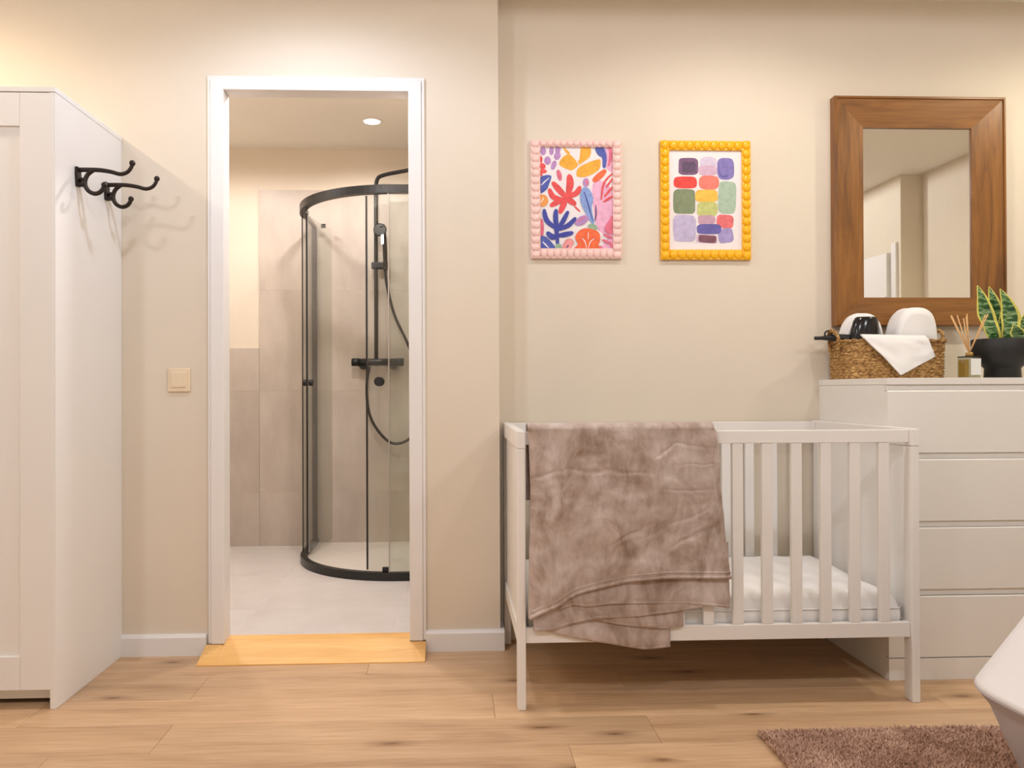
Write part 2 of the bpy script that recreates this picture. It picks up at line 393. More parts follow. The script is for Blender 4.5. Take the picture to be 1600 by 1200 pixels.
# ------------------------------------------------------------------ wardrobe
WX, WYF, WYB, WH, WW = -1.2107, 2.417, 2.893, 1.896, .78
wd = thing('wardrobe', (WX-WW/2, (WYF+WYB)/2, 0), 'tall white wardrobe with framed doors beside the doorway wall', 'wardrobe')
obj('side_panel', box(WX-.018, WX, WYF+.001, WYB, 0, WH-.0165, bevel=.0012), 'white_lacquer', wd)
obj('side_panel', box(WX-WW, WX-WW+.018, WYF+.001, WYB, 0, WH-.0165, bevel=.0012), 'white_lacquer', wd)
obj('top_panel', box(WX-WW-.001, WX+.001, WYF-.001, WYB, WH-.016, WH, bevel=.0012), 'white_lacquer', wd)
obj('plinth', box(WX-WW+.018, WX-.018, WYF+.045, WYF+.06, .018, .075), 'white_lacquer', wd)
obj('back_panel', box(WX-WW+.018, WX-.018, WYB-.006, WYB-.001, .06, WH-.017), 'white_lacquer', wd)
obj('bottom_panel', box(WX-WW+.018, WX-.018, WYF+.02, WYB-.007, .06, .076), 'white_lacquer', wd)
xr = WX-.006
for k in range(2):
    x1 = xr - k*(WW-.012)/2; x0 = x1 - (WW-.012)/2 + .002; z0, z1 = .0595, WH-.0185
    d = obj('door', box(x0+.09, x1-.09, WYF+.008, WYF+.017, z0+.09, z1-.09), 'white_lacquer', wd)
    for n_, b_ in (('stile', (x1-.1, x1, z0, z1)), ('stile', (x0, x0+.1, z0, z1)), ('rail', (x0+.1004, x1-.1004, z1-.102, z1)), ('rail', (x0+.1004, x1-.1004, z0, z0+.102))):
        obj(n_, box(b_[0], b_[1], WYF, WYF+.018, b_[2], b_[3], bevel=.0012), 'white_lacquer', d)
    hx = x0+.03 if k == 0 else x1-.03
    bm = bmesh.new(); add_lathe(bm, [(.008, 0), (.007, -.012), (.014, -.018), (.013, -.026), (.002, -.028)], (hx, WYF, 1.0), 16, 'y'); obj('knob', bm, 'chrome', d)
# coat hooks on the wardrobe's side
def hook(Y, Z, label):
    k = .000335
    def P(zx, zy, dy=0): return (WX + (zx-108)*k, Y+dy, Z - (zy-200)*k)
    t_ = thing('coat_hook', (WX, Y, Z-.06), label, 'coat hook', 'iron coat hooks on the wardrobe side')
    bm = bmesh.new(); add_prism(bm, [(Y-.013, Z+.004), (Y+.013, Z+.004), (Y+.014, Z-.02), (Y+.009, Z-.058), (Y-.009, Z-.058), (Y-.014, Z-.02)], 'x', WX, WX+.009); obj('mounting_plate', bm, 'hook_iron', t_)
    bm = bmesh.new(); pts = crom([P(112, 212), P(220, 210), P(330, 213), P(430, 228), P(520, 250), P(585, 232), P(622, 190), P(635, 150)], 6)
    add_tube(bm, pts, [.0076 - .0016*min(1, i/len(pts)*1.2) for i in range(len(pts))], 10); add_ball(bm, P(636, 143), .0098)
    obj('upper_arm', bm, 'hook_iron', t_)
    bm = bmesh.new(); pts = crom([P(262, 216), P(215, 255), P(190, 310), P(192, 365), P(222, 415), P(275, 440), P(325, 428), P(358, 392), P(368, 360)], 6)
    add_tube(bm, pts, .0070, 10); add_ball(bm, P(370, 356), .0095)
    add_tube(bm, [P(132, 320), P(160, 300), P(195, 320)], .006, 8); add_tube(bm, crom([P(130, 350), P(165, 350), P(195, 345)], 4), .009, 8)
    obj('lower_arm', bm, 'hook_iron', t_)
hook(2.552, 1.684, 'dark iron double coat hook nearer the wardrobe front'); hook(2.76, 1.690, 'dark iron double coat hook nearer the bathroom doorway wall')

# light switch
sw = thing('light_switch', (-1.0035, WL, .963), 'cream rocker light switch between wardrobe and doorway', 'light switch')
obj('frame', box(-1.044, -.963, WL-.009, WL, .963, 1.050, bevel=.0035, seg=3), 'switch_cream', sw)
obj('rocker', box(-1.032, -.976, WL-.0125, WL-.004, .979, 1.036, bevel=.003, seg=3), 'switch_cream', sw)

# ------------------------------------------------------------------ shower
SXL, SYF, SR = -.827, 3.746, .55; SXR, SYB = BX1-.012, BY-.0105; XC, YC = SXL+SR, SYF+SR
tb = BZ + .0005
def quad_path(off, a0=0, a1=90, n=28):
    r = SR-off; return [(XC - r*math.cos(math.radians(a)), YC - r*math.sin(math.radians(a))) for a in [a0+(a1-a0)*i/n for i in range(n+1)]]
full = lambda off: [(SXL+off, SYB)] + quad_path(off) + [(SXR, SYF+off)]
bm = bmesh.new(); add_prism(bm, full(.012) + [(SXR, SYB)], 'z', tb, tb+.016)
tag(obj('shower_tray', bm, 'tray_white'), 'low pale quadrant tray on the bathroom floor inside the shower', 'shower tray')
sh = thing('shower_enclosure', ((SXL+SXR)/2, (SYF+SYB)/2, tb), 'curved glass shower enclosure with black rails in the bathroom', 'shower enclosure')
def ribbon(o0, o1, z0, z1, path=full):
    bm = bmesh.new(); A = path(o0); B = path(o1); n = len(A); R_ = []
    for a, b in zip(A, B): R_.append([bm.verts.new((*a, z0)), bm.verts.new((*a, z1)), bm.verts.new((*b, z1)), bm.verts.new((*b, z0))])
    fs = []
    for p, q in zip(R_, R_[1:]):
        for k in range(4): fs.append(bm.faces.new((p[k], p[(k+1) % 4], q[(k+1) % 4], q[k])))
    fs += [bm.faces.new(R_[0]), bm.faces.new(R_[-1][::-1])]
    bmesh.ops.recalc_face_normals(bm, faces=fs); return bm
half = lambda a0, a1: (lambda off: quad_path(off, a0, a1, 20))
obj('top_rail', ribbon(-.002, .032, 1.915, 1.955, lambda o: [(SXL+o, YC+.03)] + quad_path(o) + [(SXR, SYF+o)]), 'black_metal', sh)
obj('top_rail', box(SXL-.002, SXL+.02, YC+.031, SYB, 1.925, 1.945), 'black_metal', sh)
obj('bottom_rail', ribbon(-.002, .030, tb, tb+.040), 'black_metal', sh)
obj('wall_profile', box(SXL-.002, SXL+.024, SYB-.028, SYB, tb+.041, 1.924), 'black_metal', sh)
fp = obj('fixed_panel', box(SXL+.004, SXL+.010, YC-.02, SYB-.029, tb+.041, 1.914), 'shower_glass', sh)
obj('edge_seal', box(SXL+.004, SXL+.010, YC-.025, YC-.0205, tb+.041, 1.914), 'black_metal', fp)
fp = obj('fixed_panel', ribbon(.004, .010, tb+.041, 1.914, lambda o: quad_path(o, 87, 90, 4) + [(SXR-.02, SYF+o)]), 'shower_glass', sh)
plain('pale_seal', (168, 158, 150), .5)
obj('edge_seal', box(-.3120, -.3070, SYF+.002, SYF+.012, tb+.041, 1.914), 'pale_seal', fp)
obj('wall_profile', box(SXR-.0195, SXR, SYF-.002, SYF+.026, tb+.041, 1.914), 'black_metal', sh)
# sliding door on the left, rolled back behind the fixed panel
def ldoor(off):
    out = []
    for i in range(17):
        s = i/16; y_ = 4.175 + s*(4.59-4.175); x_ = -.780 + off + .065*s**1.6
        out.append((x_, y_))
    return out
zt0, zt1 = tb+.048, 1.908
ld = obj('sliding_door', ribbon(0, .006, zt0, zt1, ldoor), 'shower_glass', sh)
obj('edge_seal', box(-.7815, -.7725, 4.166, 4.1745, zt0, zt1), 'black_metal', ld)
bm = bmesh.new()
add_lathe(bm, [(.017, -.022), (.019, -.019), (.0155, -.004), (.0155, -.0005)], (-.780, 4.205, 1.007), 18, 'x'); add_lathe(bm, [(.0155, .0065), (.0155, .010), (.019, .024), (.017, .028)], (-.780, 4.205, 1.007), 18, 'x')
obj('knob', bm, 'black_matte', ld)
bm = bmesh.new(); add_box(bm, -.762, -.738, 4.53, 4.55, zt1+.001, zt1+.022); obj('roller', bm, 'black_matte', ld)
bm = bmesh.new(); add_box(bm, -.79, -.775, 4.3, 4.32, zt0-.008, zt0+.02); obj('roller', bm, 'black_matte', ld)
# sliding door on the right
rd = obj('sliding_door', ribbon(.020, .026, zt0, zt1, lambda o: quad_path(o, 75, 90, 12)+[(-.277+.28, SYF+o)]), 'shower_glass', sh)
px_, py_ = quad_path(.023, 75, 76, 1)[0]
obj('edge_seal', box(px_-.009, px_-.0008, py_-.006, py_+.007, zt0, zt1), 'black_metal', rd)
bm = bmesh.new(); kx, ky = -.357, SYF+.0235
add_lathe(bm, [(.021, -.03), (.023, -.026), (.018, -.002)], (kx, ky, 1.008), 20, 'y'); add_lathe(bm, [(.018, .008), (.023, .034), (.021, .038)], (kx, ky, 1.008), 20, 'y')
obj('knob', bm, 'black_matte', rd)
bm = bmesh.new(); add_box(bm, -.345, -.315, ky-.006, ky+.012, zt0-.007, zt0+.014, bevel=.002); obj('roller', bm, 'black_matte', rd)
# shower column on the tiled back wall
sc_ = thing('shower_column', (-.443, SYB, 1.09), 'black shower column with hand shower and hose on the tiled wall', 'shower')
RY = SYB-.065
bm = bmesh.new(); add_tube(bm, [(-.592, RY, 1.13), (-.293, RY, 1.13)], .0215, 18)
for x_ in (-.53, -.355): add_tube(bm, [(x_, RY, 1.125), (x_, SYB, 1.115)], .028, 18)
obj('mixer_bar', bm, 'black_metal', sc_)
bm = bmesh.new(); add_tube(bm, [(-.592, RY, 1.13), (-.548, RY, 1.13)], .0232, 18); obj('control_knob', bm, 'black_matte', sc_)
bm = bmesh.new(); add_tube(bm, [(-.337, RY, 1.13), (-.290, RY, 1.13)], .0232, 18); obj('control_knob', bm, 'black_matte', sc_)
bm = bmesh.new(); add_tube(bm, crom([(-.45, RY, 1.15), (-.45, RY, 1.6), (-.449, RY, 2.10), (-.448, RY, 2.165), (-.436, RY-.008, 2.205), (-.405, RY-.02, 2.219), (-.34, RY-.055, 2.224), (-.21, RY-.13, 2.226), (-.155, RY-.163, 2.218), (-.146, RY-.17, 2.18)], 6), .0115, 14)
add_tube(bm, [(-.45, RY, 1.95), (-.45, SYB, 1.95)], .012, 12); obj('riser_pipe', bm, 'black_metal', sc_)
bm = bmesh.new(); add_ball(bm, (-.146, RY-.17, 2.185), .02); add_lathe(bm, [(.015, .03), (.025, .014), (.10, .008), (.104, 0), (.09, -.002)], (-.146, RY-.17, 2.145), 32); obj('rain_head', bm, 'black_metal', sc_)
bm = bmesh.new(); add_box(bm, -.475, -.375, RY-.028, RY+.02, 1.675, 1.712, bevel=.006); obj('slide_bracket', bm, 'black_matte', sc_)
bm = bmesh.new(); add_tube(bm, crom([(-.392, RY-.03, 1.66), (-.393, RY-.034, 1.73), (-.395, RY-.045, 1.82), (-.402, RY-.06, 1.88), (-.412, RY-.075, 1.915)], 5), [.012]*6+[.013]*6+[.015]*5+[.02]*4, 14)
add_lathe(bm, [(.02, .03), (.036, .014), (.038, 0), (.032, -.004)], (-.418, RY-.085, 1.888), 24, 'y'); obj('hand_shower', bm, 'black_metal', sc_)
bm = bmesh.new(); add_tube(bm, crom([(-.392, RY-.03, 1.665), (-.385, RY-.02, 1.58), (-.34, RY, 1.40), (-.255, RY+.01, 1.21), (-.19, RY+.01, 1.0), (-.2, RY+.01, .80), (-.257, RY+.01, .682), (-.36, RY+.01, .655), (-.45, RY+.01, .74), (-.497, RY+.01, .85), (-.505, RY, 1.0), (-.49, RY, 1.105)], 8), .0085, 10); obj('hose', bm, 'black_metal', sc_)

# ------------------------------------------------------------------ crib
CX, CY, CL, CW, CH = .1909, 2.338, 1.2398, .656, .8414
cr = thing('crib', (CX+CL/2, CY+CW/2, 0), 'white wooden slatted baby crib with solid ends by the wall', 'crib')
for xe in (CX, CX+CL-.025):
    e = obj('end_panel', box(xe+.007, xe+.018, CY+.045, CY+CW-.045, .235, .79), 'crib_white', cr)
    obj('top_rail', box(xe-.001, xe+.026, CY-.001, CY+CW+.001, .788, CH, bevel=.003), 'crib_white', e)
    obj('bottom_rail', box(xe+.001, xe+.024, CY+.0455, CY+CW-.0455, .193, .241, bevel=.002), 'crib_white', e)
    for ya in (CY, CY+CW-.045): obj('leg', box(xe, xe+.025, ya, ya+.045, 0, .7875, bevel=.003), 'crib_white', cr)
S0 = None; NSL = 12; SP = .0915; sx_r = CX+CL-.025-.0615-.034
for yf in (CY+.010, CY+CW-.010-.020):
    obj('long_rail', box(CX+.0262, CX+CL-.0262, yf, yf+.020, .799, .8385, bevel=.002), 'crib_white', cr)
    obj('long_rail', box(CX+.0255, CX+CL-.0255, yf, yf+.020, .199, .245, bevel=.002), 'crib_white', cr)
    for k in range(NSL):
        xa = sx_r - k*SP
        if S0 is None: S0 = obj('slat', box(xa, xa+.034, yf+.002, yf+.018, .2452, .7988, bevel=.0025), 'crib_white', cr, center=True)
        else: copy_piece(S0, (xa+.017, yf+.010, .522), cr)
obj('mattress_base', box(CX+.027, CX+CL-.027, CY+.034, CY+CW-.034, .215, .232, bevel=.001), 'crib_white', cr)
# crib mattress
mx0, mx1, my0, my1 = CX+.035, CX+CL-.034, CY+.040, CY+CW-.038
mt = thing('crib_mattress', ((mx0+mx1)/2, (my0+my1)/2, .233), 'white quilted crib mattress lying inside the slatted crib', 'mattress')
bm = box(mx0, mx1, my0, my1, .233, .282, bevel=.012, seg=4); [setattr(f, 'smooth', True) for f in bm.faces]; obj('core', bm, 'mattress', mt)
bm = bmesh.new()
def mtop(u, v):
    x_ = mx0 + .004 + u*(mx1-mx0-.008); y_ = my0 + .004 + v*(my1-my0-.008)
    ed = min(min(u, 1-u)*(mx1-mx0), min(v, 1-v)*(my1-my0)); k_ = min(1, ed/.05)
    k_ = math.sqrt(max(0, 1-(1-k_)**2))
    n_ = noise.noise(Vector((x_*9, y_*9, .3)))*.006 + noise.noise(Vector((x_*24, y_*16, 2.3)))*.003
    return (x_, y_, .279 + k_*(.050 + n_))
add_grid(bm, mtop, 110, 60); obj('quilted_top', bm, 'mattress', mt)
bm = bmesh.new(); add_tube(bm, [(mx0+.012, my0-.001, .281), (mx1-.012, my0-.001, .281), (mx1+.001, my0+.012, .281), (mx1+.001, my1-.01, .281)], .0028, 8); obj('piping', bm, 'mattress', mt)

# blanket over the front rail
def lerp_tab(tab, t_):
    for (a, va), (b, vb) in zip(tab, tab[1:]):
        if t_ <= b: 
            s = (t_-a)/(b-a) if b > a else 0; s = max(0, min(1, s)); return va + (vb-va)*s
    return tab[-1][1]
LE = [(.281, .2225), (.296, .222), (.41, .2245), (.544, .229), (.677, .231), (.792, .228), (.857, .2225)]
RE = [(.391, .836), (.441, .830), (.537, .821), (.672, .810), (.788, .805), (.83, .800), (.857, .789)]
HEM1 = [(.222, .281), (.258, .301), (.306, .318), (.355, .351), (.422, .369), (.528, .391), (.635, .399), (.836, .396)]
HEM2 = [(.30, .30), (.355, .323), (.393, .314), (.48, .323), (.596, .321), (.712, .319), (.834, .306)]
HEM3 = [(.240, .242), (.297, .245), (.35, .265), (.422, .278), (.557, .283), (.673, .297), (.752, .308)]
HEM4 = [(.36, .28), (.422, .270), (.518, .253), (.634, .242), (.693, .247)]
HEM5 = [(.262, .242), (.364, .217), (.46, .2), (.576, .179), (.658, .186)]
YR = CY + .010       # front face of the rail
def wr_(x_, z_):
    """wrinkle relief of the cloth, metres outward"""
    wx, wz = x_, z_; x_ += .016*noise.noise(Vector((wx*9, .4, wz*9))) + .006*noise.noise(Vector((wx*26, 3.4, wz*26))); z_ += .016*noise.noise(Vector((wx*9+7, 8.4, wz*9))) + .006*noise.noise(Vector((wx*26+7, 8.4, wz*26)))
    r = .010*noise.noise(Vector((x_*5, 1.7, z_*4))) + .004*noise.noise(Vector((x_*9, 3.7, z_*22))) + .0035*noise.noise(Vector((x_*13+3, .2, z_*15))) + .0016*noise.noise(Vector((x_*34, 5.2, z_*40)))
    def crease(x0, z0, x1, z1, d, wdt):
        ax, az = x1-x0, z1-z0; L2 = ax*ax+az*az; t_ = max(0, min(1, ((x_-x0)*ax+(z_-z0)*az)/L2)); dx, dz = x_-x0-ax*t_, z_-z0-az*t_
        s = (dx*az - dz*ax)/math.sqrt(L2); dist = math.sqrt(dx*dx+dz*dz); env = math.sin(PI*min(1, max(0, t_*.9+.05)))
        return d*env*(.35*math.exp(-(s-wdt*.9)**2/(wdt*wdt*1.6))*math.exp(-dist*dist/(wdt*wdt*8)) - .75*math.exp(-dist*dist/(wdt*wdt*.22)))
    for c in ((.47, .50, .60, .575, .006, .011), (.64, .49, .83, .555, .006, .010), (.24, .69, .33, .725, .007, .012), (.33, .725, .60, .71, .005, .011), (.62, .67, .81, .655, .004, .009), (.60, .76, .67, .80, .006, .011), (.63, .80, .80, .79, .004, .009), (.66, .735, .80, .735, .003, .006), (.42, .66, .40, .55, .004, .012), (.36, .62, .35, .40, .006, .02), (.55, .52, .80, .60, .003, .012), (.26, .33, .29, .55, .007, .018)):
        r += crease(*c)
    r += .006*math.exp(-((x_-.30)/.045)**2)*max(0, min(1, (.72-z_)/.3)) 
    return r
bl_loc = (.53, YR-.02, .186)
bl = thing('throw_blanket', bl_loc, 'taupe fleece throw blanket folded over the front rail of the crib', 'blanket')
bm = bmesh.new()
def outer(u, v):
    # v 0..1 : hem -> up the front -> over the rail -> down inside
    if v < .80:
        s = v/.80; xh = .222 + u*(.836-.222); zb_ = lerp_tab(HEM1, xh); z_ = zb_ + s*(.846-zb_)
        xl, xr_ = lerp_tab(LE, z_), lerp_tab(RE, z_); x_ = xl + u*(xr_-xl)
        e_ = min(1, (.862-z_)/.05) ; out = .020 + .010*(1-s) + wr_(x_, z_)*max(0, min(1, e_))
        edge = min(u, 1-u); out -= .008*max(0, 1-edge/.03)
        return (x_, YR - out, z_)
    a = (v-.80)/.20; x_ = lerp_tab(LE, .857) + u*(lerp_tab(RE, .857)-lerp_tab(LE, .857))
    sag = .003*noise.noise(Vector((x_*8, 4, 4)))
    if a < .5:
        th = a/.5*PI; return (x_, YR + .010 - .030*math.cos(th), .846 + sag*math.sin(th) + .017*math.sin(th))
    b = (a-.5)/.5; return (x_, YR + .040 + .004*math.sin(x_*40), .846 - b*.22)
add_grid(bm, outer, 150, 190)
def layer(hem, x0, x1, top, out0, out1, seed, jag=0):
    def fn(u, v):
        x_ = x0 + u*(x1-x0); zb_ = lerp_tab(hem, x_); z_ = zb_ + v*(top-zb_)
        o_ = out0 + (out1-out0)*v + .005*noise.noise(Vector((x_*11+seed, z_*14, seed))) + .002*noise.noise(Vector((x_*30+seed, z_*30, seed)))
        o_ += .004*math.exp(-((v-.12)/.1)**2)
        return (x_ - .004*(1-v)*jag, YR - o_, z_)
    add_grid(bm, fn, 70, 24)
layer(HEM2, .31, .834, .50, .019, .010, 3.1)
layer(HEM3, .238, .753, .46, .0165, .006, 7.7)
layer(HEM4, .36, .693, .42, .0105, .004, 9.2)
layer(HEM5, .262, .658, .38, .007, .002, 5.5, 1)
cl = obj('cloth', bm, 'fleece', bl)
sd = cl.modifiers.new('thick', 'SOLIDIFY'); sd.thickness = .005; sd.offset = 0
# stitched hems: a soft roll along each lower edge
def hem_tube(hem, x0, x1, outf, r=.0055):
    bm = bmesh.new(); n_ = 60; pts = []
    for i in range(n_+1):
        x_ = x0 + (x1-x0)*i/n_; z_ = lerp_tab(hem, x_); pts.append((x_, YR - outf(x_, z_), z_+.002))
    sm = [Vector(p) for p in pts]
    for _ in range(3): sm = [sm[0]] + [(sm[i-1]+sm[i]*2+sm[i+1])/4 for i in range(1, n_)] + [sm[-1]]
    add_tube(bm, sm, r, 10); return bm
obj('hem', hem_tube(HEM1, .224, .834, lambda x_, z_: .030 + wr_(x_, z_)), 'fleece', cl)
obj('hem', hem_tube(HEM1, .236, .835, lambda x_, z_: .0285 + wr_(x_, z_+.012), .003) if False else hem_tube([(a, b+.014) for a, b in HEM1], .232, .833, lambda x_, z_: .0305 + wr_(x_, z_), .0032), 'fleece', cl)
obj('hem', hem_tube(HEM2, .315, .832, lambda x_, z_: .020), 'fleece', cl)
obj('hem', hem_tube(HEM3, .242, .750, lambda x_, z_: .0175), 'fleece', cl)
obj('hem', hem_tube(HEM4, .365, .690, lambda x_, z_: .0115, .004), 'fleece', cl)
obj('hem', hem_tube(HEM5, .266, .655, lambda x_, z_: .008, .0045), 'fleece', cl)

# ------------------------------------------------------------------ dresser
DX, DYF, DYB, DW = 1.4352, 2.5194, 3.0025, .80
dr = thing('chest_of_drawers', (DX+DW/2, (DYF+DYB)/2, 0), 'white chest of four flat handleless drawers beside the crib', 'chest of drawers')
obj('side_panel', box(DX, DX+.018, DYF+.0185, DYB, 0, .9775, bevel=.001), 'dresser_white', dr)
obj('side_panel', box(DX+DW-.018, DX+DW, DYF+.0185, DYB, 0, .9775, bevel=.001), 'dresser_white', dr)
obj('top_panel', box(DX-.001, DX+DW+.001, DYF, DYB, .978, 1.0, bevel=.0012), 'dresser_white', dr)
obj('plinth', box(DX, DX+DW, DYF, DYF+.018, 0, .0715, bevel=.001), 'dresser_white', dr)
obj('back_panel', box(DX+.018, DX+DW-.018, DYB-.006, DYB-.001, .02, .977), 'recess', dr)
for z0, z1 in ((.7525, .959), (.5265, .731), (.3005, .5045), (.0755, .278)):
    bm = bmesh.new()
    add_prism(bm, [(DYF, z0), (DYF, z1-.004), (DYF+.003, z1), (DYF+.018, z1-.006), (DYF+.018, z0)], 'x', DX, DX+DW)
    d = obj('drawer', bm, 'dresser_white', dr)
    bm = bmesh.new(); add_box(bm, DX+.002, DX+DW-.002, DYF+.009, DYF+.0175, z1+.0004, min(.9775, z1+.0208)); obj('grip_recess', bm, 'dresser_white', d)

# ------------------------------------------------------------------ mirror
mir = thing('wall_mirror', (1.829, WR, 1.208), 'rectangular wall mirror in a wide brown wooden frame', 'mirror')
MX0, MX1, MZ0, MZ1, IX0, IX1, IZ0, IZ1 = 1.487, 2.171, 1.209, 2.106, 1.605, 2.041, 1.321, 1.986
def mitre(name, ax, side):
    bm = bmesh.new(); yo, yi, yb = WR-.042, WR-.026, WR-.001
    if ax == 'x':
        zo, zi = (MZ1, IZ1) if side else (MZ0, IZ0); O = [(MX0, zo), (MX1, zo)]; I = [(IX0, zi), (IX1, zi)]
    else:
        xo, xi = (MX1, IX1) if side else (MX0, IX0); O = [(xo, MZ0), (xo, MZ1)]; I = [(xi, IZ0), (xi, IZ1)]
    lp = lambda a, b, t_: tuple(p+(q-p)*t_ for p, q in zip(a, b))
    prof = [(0, yb), (0, yo+.004), (.03, yo), (.075, yo), (.09, yo+.006), (1.0, yi), (1.0, yb)]
    rows = [[bm.verts.new((lp(O[e], I[e], t_)[0], y_, lp(O[e], I[e], t_)[1])) for t_, y_ in prof] for e in (0, 1)]
    fs = [bm.faces.new(rows[0]), bm.faces.new(rows[1][::-1])]
    for k in range(len(prof)): fs.append(bm.faces.new((rows[0][k], rows[1][k], rows[1][(k+1) % len(prof)], rows[0][(k+1) % len(prof)])))
    bmesh.ops.recalc_face_normals(bm, faces=fs); obj(name, bm, 'teak_x' if ax == 'x' else 'teak_z', mir, center=True)
mitre('frame_rail', 'x', 0); mitre('frame_rail', 'x', 1); mitre('frame_stile', 'z', 0); mitre('frame_stile', 'z', 1)
obj('mirror_glass', box(IX0-.004, IX1+.004, WR-.018, WR-.014, IZ0-.004, IZ1+.004), 'mirror_silver', mir)

# ------------------------------------------------------------------ pictures
def art_mats(cols):
    names = []
    for k, c in cols.items():
        nm = 'ink_'+k
        if nm not in MATS:
            t_ = NT(nm); nz = t_.noise(t_.coords(), 60, 4, .6); cc = s2l(c)
            t_.l(t_.ramp(nz, [(.3, tuple(v*.85 for v in cc)), (.7, tuple(min(1, v*1.1+.02) for v in cc))]), t_.b.inputs['Base Color']); t_.b.inputs['Roughness'].default_value = .6; MATS[nm] = t_.m
        names.append(nm)
    return names
def picture(name, x0, x1, z0, z1, ix0, ix1, iz0, iz1, fmat, label, shapes, cols, zr, nside, ntop):
    pt = thing(name, ((x0+x1)/2, WR, z0), label, 'picture')
    yb = WR-.0005; bw = ix0-x0
    # backing frame: four strips
    for n_, b_ in (('frame_side', (x0, ix0, z0, z1)), ('frame_side', (ix1, x1, z0, z1)), ('frame_rail', (ix0+.0002, ix1-.0002, iz1, z1)), ('frame_rail', (ix0+.0002, ix1-.0002, z0, iz0))):
        obj(n_, box(b_[0], b_[1], yb-.014, yb, b_[2], b_[3], bevel=.002), fmat, pt)
    first = None
    def bead(x_, z_, rx, rz):
        nonlocal first
        if first is None:
            bm = bmesh.new(); add_ball(bm, (x_, yb-.013, z_), 1, 12, (rx, .009, rz)); first = obj('bead', bm, fmat, pt, center=True); first_r[:] = [rx, rz]
        else:
            c = copy_piece(first, (x_, yb-.013, z_), pt); c.scale = (rx/first_r[0], 1, rz/first_r[1])
    first_r = [1, 1]
    hs = (z1-z0)/nside; cxl, cxr = x0+bw*.5, x1-bw*.5
    for k in range(nside):
        for cx_ in (cxl, cxr): bead(cx_, z0 + hs*(k+.5), bw*.49, hs*.56)
    hw = (ix1-ix0)/ntop
    for k in range(ntop):
        bead(ix0+hw*(k+.5), (iz1+z1)/2, hw*.55, (z1-iz1)*.49); bead(ix0+hw*(k+.5), (z0+iz0)/2, hw*.55, (iz0-z0)*.49)
    # printed sheet: paper and flat colour shapes
    inks = art_mats(cols); keys = list(cols); bm = bmesh.new(); yp = yb-.006
    add_box(bm, ix0-.003, ix1+.003, yp, yp+.003, iz0-.003, iz1+.003)
    zx0, zx1, zy0, zy1 = zr
    def W(p): return (ix0 + (p[0]-zx0)/(zx1-zx0)*(ix1-ix0), iz1 - (p[1]-zy0)/(zy1-zy0)*(iz1-iz0))
    m_, lvl = .002, 0
    for sh_ in shapes:
        kind, col = sh_[0], sh_[1]; lvl += 1; yv = yp - .00006*lvl - .0001
        if kind == 'e':
            cx_, cy_, rx, ry, rot = sh_[2:7]; p = sh_[7] if len(sh_) > 7 else 2
            pts = []
            for i in range(28):
                a = 2*PI*i/28; c_, s_ = math.cos(a), math.sin(a)
                ex = rx*math.copysign(abs(c_)**(2/p), c_); ey = ry*math.copysign(abs(s_)**(2/p), s_)
                j = 1 + .05*noise.noise(Vector((cx_*.1+c_*2, cy_*.1+s_*2, lvl)))
                r_ = math.radians(rot); pts.append((cx_ + j*(ex*math.cos(r_)-ey*math.sin(r_)), cy_ + j*(ex*math.sin(r_)+ey*math.cos(r_))))
        elif kind == 's':   # stroke with widths
            wd_ = sh_[2]; P = [Vector((*p, 0)) for p in sh_[3]]; P = crom(P, 5) if len(P) > 2 else [P[0].lerp(P[1], i/8) for i in range(9)]
            L, R__ = [], []
            for i, p in enumerate(P):
                d = (P[min(i+1, len(P)-1)]-P[max(i-1, 0)]).normalized(); q = Vector((-d.y, d.x, 0)); s_ = i/(len(P)-1)
                ww = wd_*.5*(.72+.5*math.sin(PI*min(1, s_*1.05)))
                L.append(p+q*ww); R__.append(p-q*ww)
            e0 = P[0]-(P[1]-P[0]).normalized()*wd_*.25; e1 = P[-1]+(P[-1]-P[-2]).normalized()*wd_*.25
            pts = [(v.x, v.y) for v in [e0]+L+[e1]+R__[::-1]]
        else: pts = [(v.x, v.y) for v in crom([Vector((*p, 0)) for p in sh_[2]], 4, True)]
        q = [W((min(max(p[0], zx0), zx1), min(max(p[1], zy0), zy1))) for p in pts]
        clean = [q[0]]
        for p in q[1:]:
            if abs(p[0]-clean[-1][0])+abs(p[1]-clean[-1][1]) > 1e-5: clean.append(p)
        if len(clean) < 3: continue
        if kind == 's' and len(clean) == len(q):
            n_ = (len(q)-2)//2; V = [bm.verts.new((p[0], yv, p[1])) for p in q]; Lr = V[1:1+n_]; Rr = V[2+n_:][::-1]
            F = [bm.faces.new((V[0], Rr[0], Lr[0])), bm.faces.new((V[1+n_], Lr[-1], Rr[-1]))]
            for i in range(n_-1): F.append(bm.faces.new((Lr[i], Rr[i], Rr[i+1], Lr[i+1])))
        else: F = [bm.faces.new([bm.verts.new((p[0], yv, p[1])) for p in clean])]
        for f in F:
            f.material_index = keys.index(col)+1
            f.normal_update()
            if f.normal.y > 0: f.normal_flip()
    o = obj('art_print', bm, ['paper']+inks, pt)
    return pt
PC = dict(lilac=(186, 140, 196), gold=(240, 172, 44), blue=(72, 88, 172), navy=(52, 62, 158), sky=(134, 160, 216), red=(228, 74, 74), orange=(240, 104, 52), pinkp=(236, 176, 206), rose=(222, 108, 132), salmon=(232, 150, 150), green=(150, 178, 150), tan=(240, 158, 74), white=(244, 236, 238), darkp=(84, 44, 110))
